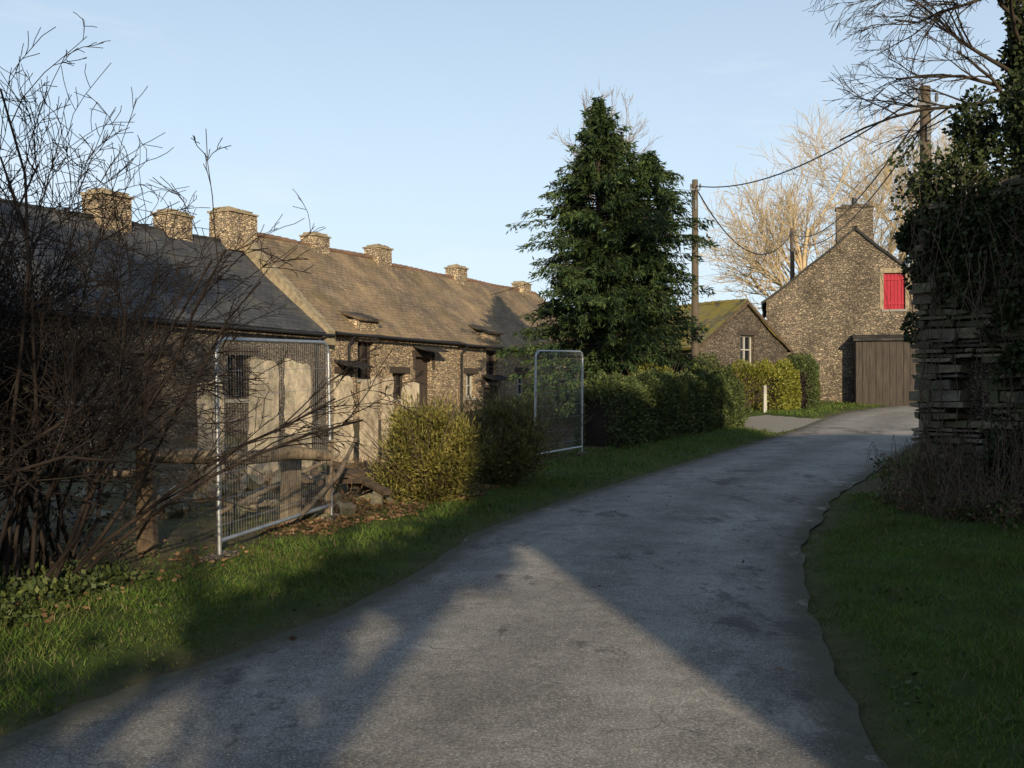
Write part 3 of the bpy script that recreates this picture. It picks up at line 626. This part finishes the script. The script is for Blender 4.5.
# ------------------------------------------------------------------ hedges & bushes
def hedge(name,pts,hw,h,mat,dens,l=.055,w=.035,wob=.10):
    pts=np.array(pts,float);seg=np.linalg.norm(np.diff(pts,axis=0),axis=1);cum=np.concatenate([[0],np.cumsum(seg)]);L=cum[-1]
    peri=2*h+2*hw;n=int((L+2*hw)*peri*dens);s=R.uniform(-.15,L+.15,n);u=R.uniform(-1,1,n)
    px=np.interp(s,cum,pts[:,0]);py=np.interp(s,cum,pts[:,1]);tx=np.interp(s+.3,cum,pts[:,0])-np.interp(s-.3,cum,pts[:,0]);ty=np.interp(s+.3,cum,pts[:,1])-np.interp(s-.3,cum,pts[:,1])
    q=np.hypot(tx,ty)+1e-6;nx_=-ty/q;ny_=tx/q
    a=u*math.pi*.5
    endt=np.clip(np.minimum(s+.15,L+.15-s)/.5,0,1)**.5
    sa=np.sin(a);ca=np.cos(a);m4=(np.abs(sa)**5+np.abs(ca)**5)**(-1/5)
    lump=1+wob*sn(s*1.0,a*1.3,2.2)+wob*.6*sn(s,a,6.)
    ins=1-.22*R.random(n)**1.5
    o=hw*sa*m4*lump*ins*(.35+.65*endt);zz=h*ca*m4*lump*ins*(.75+.25*endt)
    zz=np.maximum(zz,0.02*R.random(n))
    lowm=R.random(n)<.38
    o=np.where(lowm,np.sign(sa)*hw*lump*ins*(.35+.65*endt),o);zz=np.where(lowm,R.uniform(0,h*.9,n),zz)
    x=px+nx_*o;y=py+ny_*o;z=gz(x,y)+zz
    D_=np.stack([nx_*o/hw,ny_*o/hw,zz/h*.8+.1],-1)+R.normal(size=(n,3))*.55
    e=empty(name);leaf_obj('foliage',np.stack([x,y,z],-1),D_,l,w,mat,e)
    mb=MB();
    for i in range(len(pts)-1):
        d=(pts[i+1]-pts[i])/seg[i];a_=pts[i]+d*.3;nn=Vector((-d[1],d[0],0));zg=g1(*a_)
        mb.ob((a_[0],a_[1],zg-.2),(d[0],d[1],0),nn,0,seg[i]-.3,0,h*.72+.2,-hw*.6,hw*.6)
    mb.obj('dark_core',twig_dark,e)  # solid dark core added inside the leaves to stop see-through
    return e
hedge('clipped_hedge',[(1.75,21.0),(3.2,23.8),(5.0,27.0),(6.3,29.4)],.6,1.45,L_hedge,900,.07,.045)
hedge('clipped_hedge',[(8.1,36.8),(9.4,37.0),(10.6,38.6)],.6,1.65,L_gold,750,.085,.05,.14)
hedge('clipped_hedge',[(4.3,30.6),(6.6,33.0)],.9,1.95,L_hedge,600,.08,.05,.12)
hedge('clipped_hedge',[(10.9,37.9),(12.2,42)],.6,1.9,L_hedge,500,.08,.05,.14)
def bush(name,cx,cy,rx,ry,h,mat,nc,nl,l=.07,w=.018,lum=.3):
    z0=g1(cx,cy);cs=[];rs=[]
    for k in range(nc):
        d=unit(R.normal(size=3));f=R.uniform(.35,.8)
        low=k<nc*.4
        zc=z0+.12+R.random()*.3*h if low else z0+h*.48+d[2]*h*.43*f
        cs.append((cx+d[0]*rx*f,cy+d[1]*ry*f,max(z0+.12,zc)));q=R.uniform(.5,1.3)*lum;rs.append((q*rx,q*ry,q*h*.6))
    P,D_=clumps(cs,rs,nl,.15);D_[:,2]+=.9
    e=empty(name);leaf_obj('foliage',P,D_,l,w,mat,e)
    pl=[]
    for _ in range(80):
        d=unit(np.array([R.normal()*.6,R.normal()*.6,1]));pl.append((np.array([[cx,cy,z0],[cx,cy,z0]+d*h*.5,[cx,cy,z0]+d*h*R.uniform(.9,1.12)])+R.normal(size=(3,3))*.03,[.010,.006,.0025]))
    tubes('stems',pl,twig_bram,e,4);return e
bush('bush',-1.08,12.9,.78,.65,1.38,L_bush,85,330)
bush('bush',-.22,14.9,.80,.75,1.52,L_bush2,85,330)
bush('bush',.55,18.9,.5,.6,1.3,L_bush,45,280)
bush('bush',3.9,26.9,1.1,1.0,1.95,L_gold,60,260,.09,.045)
bush('bush',-1.3,16.6,.6,.6,1.25,L_bush2,45,260)
bush('bush',6.7,31.2,.8,.8,1.75,L_hedge,50,260,.09,.045)
# ------------------------------------------------------------------ mesh fence panels
def panel(name,a,b,h,lean=.0):
    a=np.array([*a,g1(*a)+.10]);b=np.array([*b,g1(*b)+.10]);up=np.array([lean,0,1.0])
    L=np.linalg.norm(b-a);e=(b-a)/L;e_=empty(name);r=.021;c=.12
    P=lambda s,z:a+e*s+up*z
    fr=[]
    loop=[P(0,-.08),P(0,h-c),P(c*.3,h-c*.3),P(c,h),P(L-c,h),P(L-c*.3,h-c*.3),P(L,h-c),P(L,-.08)]
    for i in range(len(loop)-1): fr.append(([loop[i],(loop[i]+loop[i+1])/2,loop[i+1]],r))
    fr.append(([P(0,.06),P(L/2,.06),P(L,.06)],r))
    tubes('tube_frame',fr,steel,e_,8)
    w=[];s=.05
    while s<L-.03: w.append(([P(s,.06),P(s,h/2),P(s,h)],.0014));s+=.048
    z=.2
    while z<h-.05: w.append(([P(0,z),P(L/2,z),P(L,z)],.0022));z+=.235
    tubes('wire_mesh',w,steel,e_,3)
    mb=MB()
    ang=math.atan2(e[1],e[0]);rot=Matrix.Rotation(ang,3,'Z')
    for q in(a,b): mb.box((q[0],q[1],q[2]-.09),(.42,.14,.07),rot,.008)
    mb.obj('base_block',stone_dark,e_)
panel('mesh_fence_panel',(-2.66,9.1),(-2.05,11.35),1.90,-.02)
panel('mesh_fence_panel',(.40,17.7),(1.35,19.4),1.9,.01)
# ------------------------------------------------------------------ timber fence
wf=empty('wooden_fence')
def logp(pts,r): return (np.array(pts,float),r)
pl=[logp([(-3.6,9.75,.95),(-3.1,9.95,.93),(-2.7,10.1,.90),(-2.3,10.35,.94),(-1.9,10.5,.90)],[.065,.08,.07,.075,.055]),
    logp([(-4.9,9.3,.75),(-4.2,9.55,.80),(-3.5,9.8,.78)],[.05,.06,.05]),logp([(-2.25,10.6,.25),(-2.0,11.5,.6),(-1.9,12.2,1.0)],[.03,.028,.02]),logp([(-3.3,11.2,.2),(-2.6,11.6,.55),(-2.1,12.1,.8)],[.03,.028,.02])]
tubes('log_rails',pl,wood_grey,wf,8)
def post(mb,x,y,w,d,h,rz=0,lean=(0,0)):
    z=g1(x,y)-.2;rot=Matrix.Rotation(rz,3,'Z');P=[]
    for zz,k in((0,1),(h+.2,.86)):
        for dx,dy in((-.5,-.5),(.5,-.5),(.5,.5),(-.5,.5)):
            v=rot@Vector((dx*w*k,dy*d*k,0));P.append(Vector((x+v.x+lean[0]*zz,y+v.y+lean[1]*zz,z+zz+(random.uniform(-.05,.05) if zz else 0))))
    mb.hexi(P)
mb=MB();post(mb,-2.43,10.95,.24,.16,.98,.2,(.02,0));post(mb,-2.1,11.3,.08,.08,.9,.3,(.05,0));po=mb.obj('posts',wood_grey,wf)
bvp=po.modifiers.new('b','BEVEL');bvp.width=.02;bvp.segments=2
mb=MB();post(mb,-3.34,9.2,.17,.13,.95,-.1,(-.03,0));po=mb.obj('gate_post',wood_brown,wf)
bvp=po.modifiers.new('b','BEVEL');bvp.width=.02;bvp.segments=2
sf=empty('standing_slate_slabs')
def slab(x,y,w,h,t,rz,k):
    z=g1(x,y)-.15;rot=Matrix.Rotation(rz,4,'Z');bm=bmesh.new();nx_,nz_=6,12;V={}
    sk=random.uniform(-.07,.07);topn=[sk*(i/nx_-.5)*2+random.uniform(-.025,.02) for i in range(nx_+1)];topn[0]-=.05*random.random();topn[-1]-=.09*random.random()
    lean=random.uniform(-.03,.03);el=[random.uniform(-.014,.014) for _ in range(nz_+1)];er_=[random.uniform(-.014,.014) for _ in range(nz_+1)]
    for sd in(0,1):
        for i in range(nx_+1):
            for j in range(nz_+1):
                u=i/nx_-.5;v=j/nz_
                p=Vector((u*w*(1-.08*v)+(el[j] if i==0 else er_[j] if i==nx_ else 0)+lean*v,(sd-.5)*t*(1-.3*v)+.010*random.uniform(-1,1),v*(h+.15)+topn[i]*v))
                V[sd,i,j]=bm.verts.new(rot@p+Vector((x,y,z)))
    for i in range(nx_):
        for j in range(nz_):
            bm.faces.new((V[0,i,j],V[0,i+1,j],V[0,i+1,j+1],V[0,i,j+1]));bm.faces.new((V[1,i,j],V[1,i,j+1],V[1,i+1,j+1],V[1,i+1,j]))
        bm.faces.new((V[0,i,nz_],V[0,i+1,nz_],V[1,i+1,nz_],V[1,i,nz_]))
    for j in range(nz_):
        bm.faces.new((V[0,0,j],V[0,0,j+1],V[1,0,j+1],V[1,0,j]));bm.faces.new((V[0,nx_,j],V[1,nx_,j],V[1,nx_,j+1],V[0,nx_,j+1]))
    me=bpy.data.meshes.new('slab_%d'%k);bm.to_mesh(me);bm.free();me.materials.append(slab_stone);o=bpy.data.objects.new('slab_%d'%k,me);col.objects.link(o);o.parent=sf
for k,(x,y,w,h,rz) in enumerate([(-3.74,15.0,.46,1.80,.15),(-3.22,15.1,.42,1.76,.05),(-2.98,17.7,.36,1.55,.1),(-2.56,17.9,.34,1.50,-.05),(-2.24,18,.22,1.52,.1),(-1.86,18.2,.34,1.45,0),(-4.5,15,.4,1.5,.1)]): slab(x,y,w,h,.09,rz,k)
mb=MB()
for _ in range(15):
    x=random.uniform(-2.5,-1.75);y=random.uniform(12.0,14.3);rot=Matrix.Rotation(random.uniform(0,3.14),3,'Z')@Matrix.Rotation(random.uniform(-.7,.7),3,'Y')
    mb.box((x,y,g1(x,y)+random.uniform(.08,.35)),(random.uniform(.5,1.2),random.uniform(.05,.12),random.uniform(.03,.07)),rot,.01)
mb.obj('timber_pile',wood_brown)
mb=MB()
for _ in range(170):
    x=random.uniform(-5.5,-1.5);y=random.uniform(10.8,16.5);s=random.uniform(.05,.17);rot=Matrix.Rotation(random.uniform(0,6),3,Vector((random.random(),random.random(),1)).normalized())
    if float(left_of([x],[y])[0])<.15: continue
    mb.box((x,y,g1(x,y)+s*.2+max(0,.25-abs(x+3.0)*.2)*random.random()),(s*1.4,s,s*.6),rot,s*.15)
mb.obj('stone_rubble',ruin_stone)
cs=[];rs=[]
for _ in range(60):
    x=random.uniform(-5.5,-1.7);y=random.uniform(11,17)
    if float(left_of([x],[y])[0])<.1: continue
    cs.append((x,y,g1(x,y)+.08));rs.append((.3,.3,.16))
P,Dv=clumps(cs,rs,70,.1);Dv[:,2]+=.6;leaf_obj('dead_weeds',P,Dv,.10,.012,L_dead)
mb=MB();post(mb,9.0,35.6,.12,.10,.95,.1);mb.obj('marker_post',frame_white)
# ------------------------------------------------------------------ poles and wires
def pole(x,y,top,r):
    e=empty('utility_pole');zb_=g1(x,y);tubes('wooden_pole',[([(x,y,zb_-.2),(x,y,(zb_+top)/2),(x,y,top)],[r*1.15,r,r*.8])],pole_wood,e,10)
    mb=MB();mb.box((x-.02,y-.12,top-.35),(.34,.05,.05));mb.box((x,y-.1,top-.85),(.06,.1,.3));mb.obj('bracket',dull_metal,e)
    tubes('insulators',[([(x+d,y-.12,top-.3),(x+d,y-.12,top-.22),(x+d,y-.12,top-.15)],[.03,.035,.02]) for d in(-.15,.15)],dull_metal,e,8)
pole(7.45,18.0,7.05,.11);pole(6.08,33.2,8.55,.12);pole(13.6,48.5,9.4,.12)
def wire(a,b,sag,r,n=22):
    a=np.array(a);b=np.array(b);t=np.linspace(0,1,n)[:,None];p=a*(1-t)+b*t;p[:,2]-=(4*sag*t*(1-t))[:,0];return (p,r)
tubes('overhead_wires',[wire((7.3,17.9,6.85),(6.1,33.2,8.35),.55,.018),wire((7.45,17.9,6.7),(13.6,48.4,9.1),.9,.020),wire((7.5,17.9,6.5),(13.5,48.4,8.9),1.1,.018),
 wire((6.1,33.2,8.3),(13.6,48.4,9.2),1.6,.026),wire((6.1,33.2,8.0),(-2,44,5.5),.5,.014)],black,None,4)
# ------------------------------------------------------------------ unseen shadow casters behind the camera
cs=[];rs=[]
for _ in range(160):
    x=R.uniform(-14,.45);cs.append((x,-6+R.uniform(-.8,.8),R.uniform(.3,3.2)));rs.append((.6,.6,.5))
for _ in range(34):
    t=R.random();cs.append((.8+3.0*t,-6+R.uniform(-.3,.3),3.25+1.75*t+R.random()*.35));rs.append((.32,.4,.22))
for _ in range(250):
    x=R.uniform(-9.5,-1.0);cs.append((x,-6.5+R.uniform(-1.5,1.5),R.uniform(2.3,14)));rs.append((.75,.7,.6))
P,Dv=clumps(cs,rs,72,.2);e=empty('shadow_caster_foliage');leaf_obj('foliage',P,Dv,.24,.17,L_ivy,e)  # unseen leaf mass, shaped to shade the left side and narrow the lit wedge
tubes('trunk',[([(-6,-6.5,-.2),(-6.1,-6.5,5),(-6,-6.5,10)],[.4,.3,.12]),([(-.5,-6.3,-.2),(.6,-6.2,2.4),(3.4,-6,4.9)],[.2,.12,.04])],bark,e,8)
tree('bare_tree',(2.6,-16,0),9,.16,[8,6,5],bark,.8,.04,.1,.01)  # unseen tree added to cast streaky branch shadows across the lane

# ------------------------------------------------------------------ light, sky, camera
el=math.radians(15.5);azx,azy=.2,-.98;hn=math.hypot(azx,azy);to=Vector((azx/hn*math.cos(el),azy/hn*math.cos(el),math.sin(el)))
sl=bpy.data.lights.new('sun','SUN');sl.energy=5.0;sl.angle=math.radians(.6);sl.color=(1,.83,.58);so=bpy.data.objects.new('sun',sl);so.rotation_euler=to.to_track_quat('Z','Y').to_euler();col.objects.link(so)
w=bpy.data.worlds.new('World');scene.world=w;w.use_nodes=True;nt=w.node_tree;bg=nt.nodes['Background']
sk=nt.nodes.new('ShaderNodeTexSky');sk.sky_type='NISHITA';sk.sun_disc=False;sk.sun_elevation=el;sk.sun_rotation=math.atan2(azx,azy);sk.air_density=1.0;sk.dust_density=.6;sk.ozone_density=1.2
tc=nt.nodes.new('ShaderNodeTexCoord');mp=nt.nodes.new('ShaderNodeMapping');mp.inputs['Scale'].default_value=(1.2,1.2,6);nt.links.new(tc.outputs['Generated'],mp.inputs[0])
sz=nt.nodes.new('ShaderNodeSeparateXYZ');nt.links.new(tc.outputs['Generated'],sz.inputs[0])
hz=ramp(nt,sz.outputs[2],[(0,.9),(.12,.78),(.36,.48),(.55,.1),(1,0)])
c=mix(nt,hz,sk.outputs[0],(4.9,5.9,6.9))
f=noise(nt,mp.outputs[0],2.2,6,.6);cf=ramp(nt,f,[(.5,0),(.75,.4)])
lowm=ramp(nt,sz.outputs[2],[(0,1),(.4,1),(.55,0)]);cf=mix(nt,1.0,cf,lowm,'MULTIPLY')
c=mix(nt,cf,c,(6.5,6.5,6.6));nt.links.new(c,bg.inputs[0]);bg.inputs[1].default_value=.15
cam=bpy.data.cameras.new('camera');cam.sensor_width=36;cam.lens=35.16;cam.clip_end=1500;cam.clip_start=.05;co=bpy.data.objects.new('camera',cam);co.location=(0,0,1.6);co.rotation_euler=(math.radians(90.286),0,0);col.objects.link(co);scene.camera=co
scene.view_settings.view_transform='Standard';scene.view_settings.look='None';scene.view_settings.exposure=0
